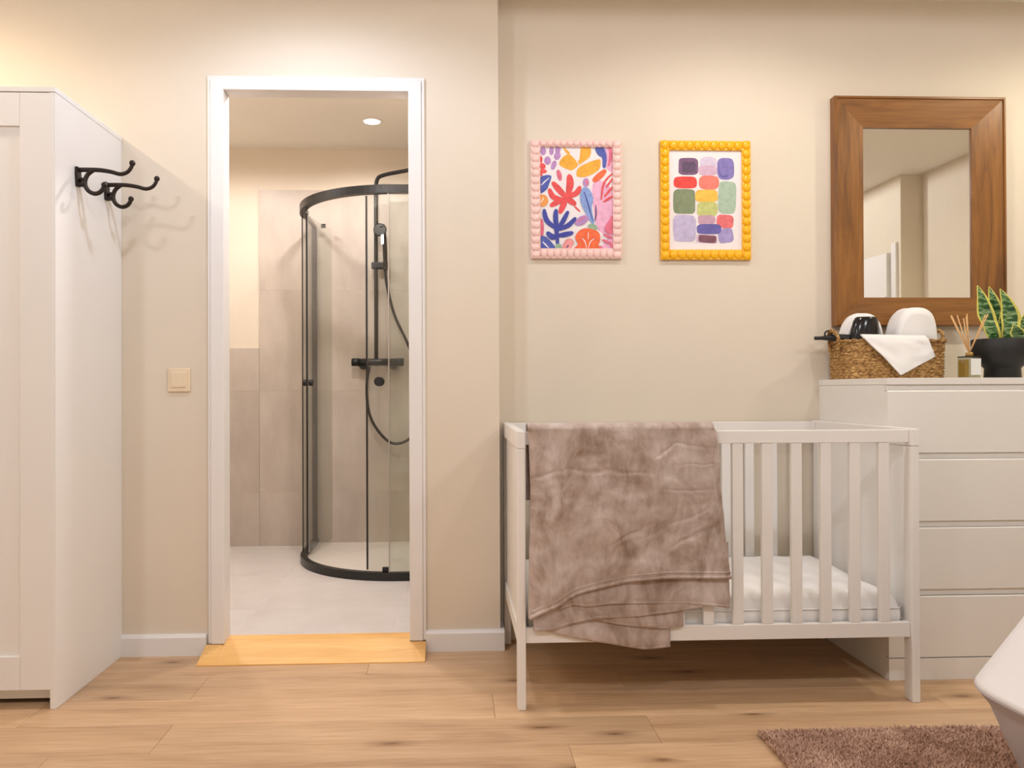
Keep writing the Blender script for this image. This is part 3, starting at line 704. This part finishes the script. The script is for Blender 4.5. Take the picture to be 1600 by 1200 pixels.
PS = [('p', 'pinkp', [(640, 480), (720, 440), (830, 560), (830, 900), (690, 860), (650, 700)]),
 ('p', 'pinkp', [(760, 140), (840, 140), (840, 350), (770, 340), (750, 240)]),
 ('p', 'pinkp', [(720, 1000), (830, 860), (830, 1030), (700, 1040)]),
 ('e', 'lilac', 212, 190, 26, 34, 0), ('e', 'lilac', 284, 186, 20, 38, 0), ('e', 'lilac', 340, 175, 24, 30, 20), ('e', 'lilac', 335, 228, 28, 38, 20), ('e', 'lilac', 250, 270, 30, 36, 0), ('e', 'lilac', 303, 308, 22, 42, 20),
 ('e', 'red', 190, 260, 16, 30, 0), ('e', 'red', 205, 318, 30, 26, 30), ('e', 'red', 210, 362, 34, 18, 0), ('e', 'red', 190, 392, 16, 12, 0),
 ('p', 'gold', [(385, 150), (440, 195), (520, 270), (545, 150), (620, 150), (620, 230), (545, 290), (520, 300), (460, 240), (410, 200)]),
 ('p', 'gold', [(350, 300), (400, 225), (470, 225), (515, 300), (470, 345), (430, 345)]),
 ('p', 'gold', [(500, 390), (530, 320), (690, 255), (712, 290), (690, 350), (600, 400), (530, 408)]),
 ('s', 'white', 9, [(440, 205), (490, 250), (520, 300)]),
 ('p', 'blue', [(665, 160), (735, 150), (765, 230), (755, 325), (730, 320), (725, 245), (690, 220)]),
 ('s', 'rose', 22, [(790, 150), (800, 230), (780, 310)]),
 ('s', 'orange', 46, [(650, 440), (700, 400), (752, 352)]),
 ('s', 'rose', 34, [(340, 355), (352, 395), (360, 435)]),
 ('p', 'blue', [(180, 425), (230, 395), (282, 402), (262, 470), (238, 520), (180, 545)]), ('s', 'white', 8, [(195, 480), (230, 445), (262, 420)]),
 ('s', 'red', 52, [(438, 395), (445, 470), (425, 570)]), ('s', 'red', 44, [(295, 458), (350, 520), (410, 585)]), ('s', 'red', 40, [(265, 515), (300, 580), (400, 610)]), ('s', 'red', 40, [(530, 492), (500, 545), (420, 580)]),
 ('s', 'red', 40, [(275, 655), (340, 620), (410, 590)]), ('s', 'red', 42, [(355, 715), (385, 650), (410, 590)]), ('s', 'red', 44, [(410, 580), (450, 615), (490, 640)]), ('s', 'red', 12, [(480, 655), (505, 680), (530, 702)]),
 ('e', 'tan', 205, 612, 50, 52, 0), ('s', 'white', 7, [(190, 630), (215, 590)]),
 ('e', 'lilac', 583, 455, 28, 38, 0), ('s', 'rose', 14, [(580, 430), (600, 475)]),
 ('p', 'sky', [(555, 500), (610, 510), (645, 590), (632, 680), (655, 800), (620, 790), (580, 720), (540, 640), (532, 560)]), ('s', 'navy', 9, [(566, 535), (600, 640), (640, 785)]),
 ('s', 'darkp', 8, [(666, 648), (670, 720), (660, 785)]),
 ('s', 'red', 14, [(815, 375), (740, 460), (715, 600)]), ('s', 'red', 14, [(815, 420), (760, 495)]), ('s', 'red', 16, [(815, 490), (745, 575)]), ('s', 'red', 16, [(815, 570), (735, 620)]),
 ('e', 'rose', 195, 850, 20, 85, 0), ('p', 'rose', [(815, 740), (815, 885), (760, 880), (745, 840), (780, 780)]),
 ('e', 'lilac', 545, 780, 66, 36, -30), ('s', 'rose', 8, [(505, 790), (575, 745)]),
 ('s', 'navy', 36, [(218, 690), (240, 780), (320, 850)]), ('s', 'navy', 36, [(322, 690), (318, 770), (335, 990)]), ('s', 'navy', 34, [(425, 705), (380, 790), (335, 860)]), ('s', 'navy', 34, [(490, 760), (430, 820), (345, 860)]),
 ('s', 'navy', 42, [(245, 885), (285, 920), (330, 915)]), ('s', 'navy', 36, [(465, 885), (400, 900), (335, 910)]),
 ('p', 'blue', [(180, 925), (230, 920), (300, 990), (305, 1025), (180, 1025)]), ('s', 'white', 9, [(205, 965), (255, 1015)]),
 ('e', 'green', 340, 1005, 30, 26, 0), ('p', 'salmon', [(375, 1022), (400, 950), (450, 935), (475, 970), (445, 1022)]), ('s', 'darkp', 10, [(412, 1015), (428, 990)]),
 ('e', 'green', 640, 835, 42, 26, 20),
 ('p', 'orange', [(485, 1022), (510, 985), (487, 930), (510, 880), (560, 850), (620, 850), (690, 880), (705, 940), (690, 990), (695, 1022)]),
 ('s', 'white', 6, [(585, 1015), (570, 960), (545, 930)]), ('s', 'white', 6, [(600, 1015), (620, 960), (655, 935)]), ('s', 'white', 5, [(600, 880), (600, 940)]),
 ('s', 'rose', 20, [(735, 900), (805, 925)]), ('s', 'rose', 20, [(725, 945), (780, 970)]), ('s', 'rose', 18, [(700, 1000), (725, 1020)]), ('s', 'rose', 18, [(790, 960), (812, 1010)])]
picture('framed_picture', .302, .656, 1.472, 1.931, .339, .621, 1.512, 1.905, 'pink_frame', 'colourful floral print in a pale pink beaded frame', PS, PC, (185, 815, 155, 1020), 16, 11)
YC_ = dict(plum=(118, 82, 120), plumd=(88, 66, 96), lav=(214, 200, 222), mauve=(212, 178, 200), violet=(130, 118, 184), violetd=(100, 92, 166), redp=(232, 62, 52), coral=(238, 124, 108), moss=(128, 140, 104), yell=(244, 190, 68), sage=(168, 190, 168), lime=(198, 202, 122), lilac2=(192, 180, 212), dusty=(200, 158, 178), rosy=(228, 110, 112), wine=(120, 72, 88), peri=(164, 150, 202))
YS = [('e', 'plum', 333, 316, 85, 74, 0, 5), ('e', 'plumd', 337, 322, 58, 46, 0, 6), ('e', 'lav', 508, 290, 72, 58, 0, 3), ('e', 'mauve', 502, 352, 84, 46, 0, 3), ('e', 'violet', 658, 334, 76, 96, 0, 3), ('e', 'violetd', 645, 340, 48, 72, 0, 3), ('e', 'violet', 655, 325, 52, 66, 0, 3),
 ('e', 'coral', 512, 455, 88, 62, 0, 3), ('e', 'redp', 306, 454, 100, 52, 0, 4), ('e', 'moss', 296, 620, 95, 106, 0, 6), ('e', 'sage', 670, 582, 78, 140, 2, 5), ('e', 'yell', 490, 570, 98, 54, 0, 4), ('e', 'lime', 497, 684, 90, 62, 0, 4),
 ('e', 'dusty', 490, 776, 76, 40, 0, 4), ('e', 'lilac2', 298, 850, 98, 116, 0, 5), ('e', 'rosy', 650, 790, 74, 58, 5, 4), ('e', 'peri', 655, 912, 66, 62, -8, 4), ('e', 'violetd', 510, 856, 106, 44, 0, 4), ('e', 'mauve', 490, 940, 90, 36, 3, 6), ('e', 'wine', 495, 942, 76, 32, 4, 6)]
picture('framed_picture', .808, 1.164, 1.469, 1.933, .843, 1.129, 1.509, 1.896, 'yellow_frame', 'watercolour colour-block print in a bright yellow beaded frame', YS, YC_, (165, 795, 180, 1035), 14, 9)

# ------------------------------------------------------------------ things on the dresser
# basket
BX0_, BX1_, BY0_, BY1_, BZ0, BZ1 = 1.447, 1.83, 2.812, 2.955, 1.0, 1.141
bk = thing('woven_basket', ((BX0_+BX1_)/2, (BY0_+BY1_)/2, BZ0), 'brown woven seagrass basket standing on the chest of drawers', 'basket')
def rrect(x0, x1, y0, y1, r, n):
    pts = []; segs = [((x1-r, y0), (x0+r, y0))]
    cs = [(x0+r, y0+r, PI*1.5, PI), (x0+r, y1-r, PI, PI*.5), (x1-r, y1-r, PI*.5, 0), (x1-r, y0+r, 0, -PI*.5)]
    raw = []
    for cx_, cy_, a0, a1 in cs:
        for k in range(9): a = a0 + (a1-a0)*k/8; raw.append(Vector((cx_+r*math.cos(a), cy_+r*math.sin(a))))
    raw.append(raw[0].copy()); d = [0]
    for a, b in zip(raw, raw[1:]): d.append(d[-1]+(b-a).length)
    for i in range(n):
        s = d[-1]*i/n; k = max(j for j in range(len(d)) if d[j] <= s+1e-9); k = min(k, len(raw)-2); f = (s-d[k])/max(1e-9, d[k+1]-d[k])
        pts.append(raw[k].lerp(raw[k+1], f))
    return pts
bm = bmesh.new(); NB, ROWS, SUB = 400, 13, 6; base = rrect(BX0_, BX1_, BY0_, BY1_, .022, NB); cc = Vector(((BX0_+BX1_)/2, (BY0_+BY1_)/2)); grid = []
for j in range(ROWS*SUB+1):
    v = j/(ROWS*SUB); row_ = int(min(ROWS-1, v*ROWS)); ring = []
    for i, p in enumerate(base):
        d_ = (p-cc).normalized(); fl_ = 1 + .02*(v-.5); rp = abs(math.sin(PI*v*ROWS)); tw = math.sin(2*PI*(i/NB*50 + row_*.5 + (v*ROWS-row_)*.7))
        o_ = -.004 + .0055*rp*(.55+.45*tw)
        q = cc + (p-cc)*fl_ + d_*o_
        ring.append(bm.verts.new((q.x, q.y, BZ0 + .0005 + v*(BZ1-BZ0) + .001*math.sin(i*.31+row_))))
    grid.append(ring)
for a, b in zip(grid, grid[1:]):
    for i in range(NB): f = bm.faces.new((a[i], a[(i+1) % NB], b[(i+1) % NB], b[i])); f.smooth = True
inner = [[bm.verts.new(((cc+(p-cc)*.95).x, (cc+(p-cc)*.95).y, z_)) for p in base] for z_ in (BZ1, BZ0+.006)]
for i in range(NB):
    bm.faces.new((grid[-1][i], grid[-1][(i+1) % NB], inner[0][(i+1) % NB], inner[0][i])); bm.faces.new((inner[0][i], inner[0][(i+1) % NB], inner[1][(i+1) % NB], inner[1][i]))
bm.faces.new(inner[1]); bm.faces.new(grid[0][::-1])
bmesh.ops.recalc_face_normals(bm, faces=bm.faces[:]); obj('woven_wall', bm, 'seagrass', bk)
bm = bmesh.new(); rim = rrect(BX0_-.003, BX1_+.003, BY0_-.003, BY1_+.003, .022, 200)
for ph in (0, PI):
    add_tube(bm, [(p.x, p.y + .003*math.cos(i*.5+ph), BZ1 + .001 + .0032*math.sin(i*.5+ph)) for i, p in enumerate(rim+[rim[0]])], .0036, 6, False)
obj('rim', bm, 'seagrass', bk)
def handle(x_, lean):
    bm = bmesh.new(); pts = crom([(x_, 2.852, 1.110), (x_, 2.852, 1.142), (x_+lean*.5, 2.858, 1.168), (x_+lean, 2.885, 1.184), (x_+lean*.5, 2.914, 1.168), (x_, 2.92, 1.142), (x_, 2.92, 1.110)], 10)
    for ph in (0, 2*PI/3, 4*PI/3):
        add_tube(bm, [(p.x + .0042*math.cos(i*.6+ph), p.y+.002*math.sin(i*.6+ph), p.z + .0042*math.sin(i*.6+ph)) for i, p in enumerate(pts)], .0038, 6)
    obj('handle', bm, 'seagrass', bk)
handle(BX0_-.007, -.012); handle(BX1_+.008, .006)
# towels
def towel(x0, x1, y0, y1, z0, z1, label, seed, fold, arcs=()):
    tw = thing('folded_towel', ((x0+x1)/2, (y0+y1)/2, z0), label, 'towel', 'white towels in the basket')
    # rounded arch cross-section swept front to back, inner spiral edge as a sub layer
    cxm = (x0+x1)/2; hw = (x1-x0)/2
    def arch(s, k=1.0):
        a = PI*s; c_, s_ = math.cos(a), math.sin(a); ex = -math.copysign(abs(c_)**.75, c_)*hw*k; ez = abs(s_)**.62*(z1-z0)*k
        return ex, ez
    def fn(u, v):
        ex, ez = arch(u); rr = 1 - .14*(abs(v-.5)*2)**6
        n_ = .004*noise.noise(Vector((ex*14+seed, v*3, ez*14)))
        return (cxm + ex*rr*(1+n_*6) + fold*ez*.12, y0 + v*(y1-y0) - .010*math.sin(PI*u), z0 + ez*rr + n_)
    bm = bmesh.new(); V = add_grid(bm, fn, 36, 14)
    bm.faces.new(V[0]); bm.faces.new(V[-1][::-1]); bm.faces.new([r[0] for r in V][::-1] + [r[-1] for r in V])
    bmesh.ops.recalc_face_normals(bm, faces=bm.faces[:]); obj('body', bm, 'towel', tw)
    for k in arcs:
        bm = bmesh.new(); pts = []
        for i in range(31):
            ex, ez = arch(i/30, k); pts.append((cxm + ex + fold*ez*.12, y0 - .010*math.sin(PI*i/30) - .003, z0 + ez))
        add_tube(bm, pts, .0055, 8); obj('fold', bm, 'towel', tw)
towel(1.648, 1.818, 2.838, 2.938, 1.062, 1.270, 'larger white folded towel at the right of the woven basket', 1.0, .12)
towel(1.474, 1.640, 2.892, 2.946, 1.062, 1.252, 'white folded towel behind the black hair dryer in the basket', 5.0, 0, (.86,))
# face cloth hanging over the basket front
bm = bmesh.new(); A_, B_, C_, D_ = Vector((1.505, 2.80, 1.158)), Vector((1.745, 2.80, 1.153)), Vector((1.770, 2.798, 1.082)), Vector((1.643, 2.799, 1.014))
def clothf(u, v):
    p = (A_.lerp(B_, u)).lerp(D_.lerp(C_, u), v)
    if v < .14:
        k_ = v/.14; p = A_.lerp(B_, u).lerp(A_.lerp(B_, u)+Vector((0, 0, -.006)), k_); back = (1-k_)*.022
        return (p.x, p.y + back, p.z + .007*math.sin(PI*(1-k_)*.8))
    k_ = (v-.14)/.86; p = (A_.lerp(B_, u)+Vector((0, 0, -.006))).lerp(D_.lerp(C_, u), k_)
    return (p.x, p.y - .004 - .005*noise.noise(Vector((u*4, k_*3, 2))) - .004*math.sin(PI*k_), p.z)
add_grid(bm, clothf, 40, 40); fc = obj('face_cloth', bm, 'towel'); tag(fc, 'white cloth corner hanging over the front of the basket', 'cloth')
sd = fc.modifiers.new('thick', 'SOLIDIFY'); sd.thickness = .007; sd.offset = 0
bv = fc.modifiers.new('soft', 'BEVEL'); bv.width = .0025; bv.segments = 2; bv.limit_method = 'ANGLE'
# hair dryer
hd = thing('hair_dryer', (1.53, 2.838, 1.12), 'black hair dryer lying in the basket with its handle sticking out', 'hair dryer')
bm = bmesh.new(); add_lathe(bm, [(.030, -.045), (.046, -.03), (.0515, 0), (.053, .03), (.052, .055), (.046, .085), (.040, .097), (.036, .100), (.030, .096)], (1.531, 2.845, 1.132), 36)
for v in bm.verts: v.co.x += (v.co.z-1.132)*.10
for v in bm.verts: v.co.y = 2.845 + (v.co.y-2.845)*.60
obj('barrel', bm, 'black_gloss', hd)
bm = bmesh.new(); add_tube(bm, crom([(1.50, 2.868, 1.148), (1.46, 2.88, 1.156), (1.42, 2.895, 1.158), (1.385, 2.90, 1.157), (1.372, 2.90, 1.157)], 6), [.020 - .013*min(1, i/16) for i in range(25)], 14); obj('grip', bm, 'black_matte', hd)
bm = bmesh.new(); add_tube(bm, [(1.421 + .014*math.cos(a), 2.893, 1.172 + .012*math.sin(a)) for a in [2*PI*i/24 for i in range(25)]], .0032, 8, False); obj('hanging_loop', bm, 'black_matte', hd)
# reed diffuser
rdx, rdy = 1.830, 2.690
rf = thing('reed_diffuser', (rdx, rdy, 1.0), 'square glass reed diffuser with wooden sticks beside the basket', 'diffuser')
obj('bottle', box(rdx-.029, rdx+.029, rdy-.020, rdy+.024, 1.0003, 1.074, bevel=.004, seg=3), 'bottle_glass', rf)
obj('oil', box(rdx-.0265, rdx-.013, rdy-.0175, rdy+.0215, 1.005, 1.066, bevel=.002), 'amber', rf)
obj('label', box(rdx-.008, rdx+.0285, rdy-.0208, rdy-.0202, 1.012, 1.070), 'label_paper', rf)
obj('shoulder', box(rdx-.0285, rdx+.0285, rdy-.0195, rdy+.0235, 1.0742, 1.078, bevel=.001), 'black_metal', rf)
bm = bmesh.new(); add_lathe(bm, [(.012, 0), (.012, .014), (.008, .014), (.008, .002)], (rdx, rdy, 1.078), 20); obj('neck', bm, 'amber', rf)
R0 = None
for tx, ty, tz in ((1.770, 2.70, 1.222), (1.779, 2.71, 1.226), (1.787, 2.69, 1.224), (1.803, 2.68, 1.212), (1.829, 2.70, 1.230), (1.833, 2.71, 1.222), (1.882, 2.665, 1.226), (1.875, 2.668, 1.224)):
    k_ = (tx-rdx)/.15
    bm = bmesh.new(); add_tube(bm, [(rdx - k_*.009, rdy + (rdy-ty)*.15, 1.08), (tx, ty, tz)], .0019, 6); obj('stick', bm, 'reed', rf)
# snake plant in a black pedestal bowl
PXc, PYc = 1.972, 2.72
pl = thing('snake_plant', (PXc, PYc, 1.0), 'snake plant with yellow-edged leaves in a black pedestal bowl', 'potted plant')
bm = bmesh.new(); add_lathe(bm, [(.057, .0005), (.058, .003), (.056, .036), (.062, .042), (.086, .062), (.096, .088), (.0975, .138), (.095, .141), (.091, .139), (.088, .110), (.080, .108)], (PXc, PYc, 1.0), 48); obj('bowl', bm, 'black_matte', pl)
bm = bmesh.new(); add_lathe(bm, [(.0905, .120), (.0905, .130), (.03, .133), (.002, .1335)], (PXc, PYc, 1.0), 32); obj('soil', bm, 'soil', pl)
def leaf(bx, by, tip, wid, bend, twist=0):
    b0 = Vector((bx, by, 1.125)); tp = Vector(tip); mid = b0.lerp(tp, .55) + Vector(bend); path = crom([b0, b0.lerp(mid, .5)+Vector(bend)*.2, mid, tp], 8); n_ = len(path)-1
    def fn(u, v):
        f = v*n_; k = min(int(f), n_-1); p = path[k].lerp(path[k+1], f-k)
        wv = wid*(.62+.38*math.sin(PI*min(1, v*1.35)*.5+.0))*(1 - max(0, (v-.5)/.5)**2.0)
        s_ = (u-.5)*2; ca, sa = math.cos(twist), math.sin(twist)
        lx, ly = s_*wv, .010*s_*s_*min(1, wv/.02)
        return (p.x + lx*ca, p.y + lx*sa - ly + .002*math.sin(v*14+s_), p.z)
    bm = bmesh.new(); add_grid(bm, fn, 10, 28, uv=True); o = obj('leaf', bm, 'snake_leaf', pl)
    s2 = o.modifiers.new('thick', 'SOLIDIFY'); s2.thickness = .0022; s2.offset = 0
leaf(1.940, 2.712, (1.880, 2.716, 1.334), .037, (-.006, 0, 0), .1)
leaf(1.968, 2.755, (1.958, 2.765, 1.336), .030, (.010, 0, 0), -.2)
leaf(1.985, 2.715, (1.963, 2.715, 1.322), .036, (.020, 0, 0), -.1)
leaf(2.020, 2.720, (2.085, 2.715, 1.288), .034, (.004, 0, 0), .2)
leaf(1.986, 2.665, (1.966, 2.655, 1.190), .032, (.004, 0, 0), .05)
leaf(1.952, 2.735, (1.985, 2.745, 1.24), .016, (-.004, 0, 0), .9)

# ------------------------------------------------------------------ rug
rx0, rx1, ry0, ry1 = .838, 1.78, 1.25, 2.145
rg = thing('shaggy_rug', ((rx0+rx1)/2, (ry0+ry1)/2, 0), 'brown shaggy rug on the wooden floor beside the bed', 'rug')
obj('backing', box(rx0+.01, rx1-.01, ry0+.01, ry1-.01, .0003, .010, bevel=.003), 'rug_pile', rg)
verts, faces = [], []
for k in range(60000):
    x_, y_ = random.uniform(rx0+.006, rx1-.006), random.uniform(ry0+.006, ry1-.006)
    a = random.uniform(0, 2*PI); ln = random.uniform(.007, .017); le = random.uniform(.003, .013); wd_ = random.uniform(.0016, .0030); b = random.uniform(0, 2*PI)
    i0 = len(verts)
    for q in range(3): verts.append((x_ + wd_*math.cos(b+q*2.094), y_ + wd_*math.sin(b+q*2.094), .006))
    for q in range(3): verts.append((x_ + le*.5*math.cos(a) + wd_*1.1*math.cos(b+q*2.094), y_ + le*.5*math.sin(a) + wd_*1.1*math.sin(b+q*2.094), .006+ln*.6))
    verts.append((x_ + le*math.cos(a), y_ + le*math.sin(a), .006+ln))
    for q in range(3): r_ = (q+1) % 3; faces += [(i0+q, i0+r_, i0+3+r_, i0+3+q), (i0+3+q, i0+3+r_, i0+6)]
me = bpy.data.meshes.new('pile'); L = wloc(rg); me.from_pydata([(v[0]-L.x, v[1]-L.y, v[2]-L.z) for v in verts], [], faces); me.materials.append(MATS['rug_pile'])
o = bpy.data.objects.new('pile', me); o.parent = rg; o['kind'] = 'stuff'; COL.objects.link(o)

# ------------------------------------------------------------------ bed
bd = thing('bed', (2.1, .65, 0), 'bed with white duvet and grey underside at the right edge', 'bed')
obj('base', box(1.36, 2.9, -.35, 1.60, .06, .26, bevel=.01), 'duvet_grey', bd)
for x_ in (1.86, 2.8):
    for y_ in (-.28, 1.5): obj('leg', box(x_, x_+.06, y_, y_+.06, 0, .06), 'black_matte', bd)
bm = box(1.35, 2.91, -.36, 1.61, .261, .47, bevel=.04, seg=4); [setattr(f, 'smooth', True) for f in bm.faces]; obj('mattress', bm, 'mattress', bd)
# duvet: profile swept along the side and round the foot corner
DP = [(.62, .535), (.30, .53), (.12, .52), (.03, .515), (.0, .496), (-.045, .428), (-.09, .364), (-.134, .304)]
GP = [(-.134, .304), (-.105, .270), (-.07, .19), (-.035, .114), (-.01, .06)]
def sweep(prof, nm, mat, amp):
    bm = bmesh.new(); pr = [Vector((a+(c-a)*k/6, b+(d-b)*k/6, 0)) for (a, b), (c, d) in zip(prof, prof[1:]) for k in range(6)] + [Vector((*prof[-1], 0))]
    def path(s):      # s in 0..1 along side (toward camera) then corner then foot
        if s < .6: return Vector((1.285, -.40 + s/.6*(1.66+.40))), Vector((1, 0))
        if s < .68:
            a = (s-.6)/.08*PI/2; return Vector((1.295-.01*math.cos(a), 1.66+.01*math.sin(a))), Vector((math.cos(a), -math.sin(a)))
        return Vector((1.295+(s-.68)/.32*1.62, 1.67)), Vector((0, -1))
    def fn(u, v):
        p = pr[min(int(v*(len(pr)-1)+.5), len(pr)-1)]; c_, d_ = path(u); hang = max(0, (.50-p.y)/.45)
        n_ = amp*hang*(math.sin(u*70+1)*.5 + noise.noise(Vector((u*26, v*2, 1.0))))
        k_ = p.x + n_
        if u > .6: k_ = p.x*(1-.75*hang*min(1, (u-.6)/.08))*1.0 + n_*.3
        sc2 = min(1.0, .60/max(.01, p.x)) if p.x > 0 else 1
        return (c_.x + d_.x*k_, c_.y + d_.y*k_, p.y + .010*noise.noise(Vector((c_.x*3+p.x*6, c_.y*5, 2))))
    add_grid(bm, fn, 200, len(pr)-1)
    if nm == 'duvet':
        add_box(bm, 1.8, 2.90, -.36, 1.15, .472, .53)
    o = obj(nm, bm, mat, bd); s2 = o.modifiers.new('thick', 'SOLIDIFY'); s2.thickness = .006; s2.offset = 0
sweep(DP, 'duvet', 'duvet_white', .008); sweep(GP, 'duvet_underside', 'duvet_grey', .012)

# ------------------------------------------------------------------ white door seen in the mirror
d2 = thing('door_1', (3.19, -.0, 0), 'white door on the right wall seen in the mirror', 'door'); d2['kind'] = 'structure'; del d2['category']
obj('leaf', box(3.165, 3.205, -.42, .41, .005, 1.955, bevel=.002), 'white_paint', d2)
obj('hinge', box(3.150, 3.172, .412, .424, 1.55, 1.63), 'chrome', d2); obj('hinge', box(3.150, 3.172, .412, .424, .3, .38), 'chrome', d2)
obj('frame', box(3.190, 3.2095, .426, .486, 0, 2.02, bevel=.002), 'white_paint', d2)
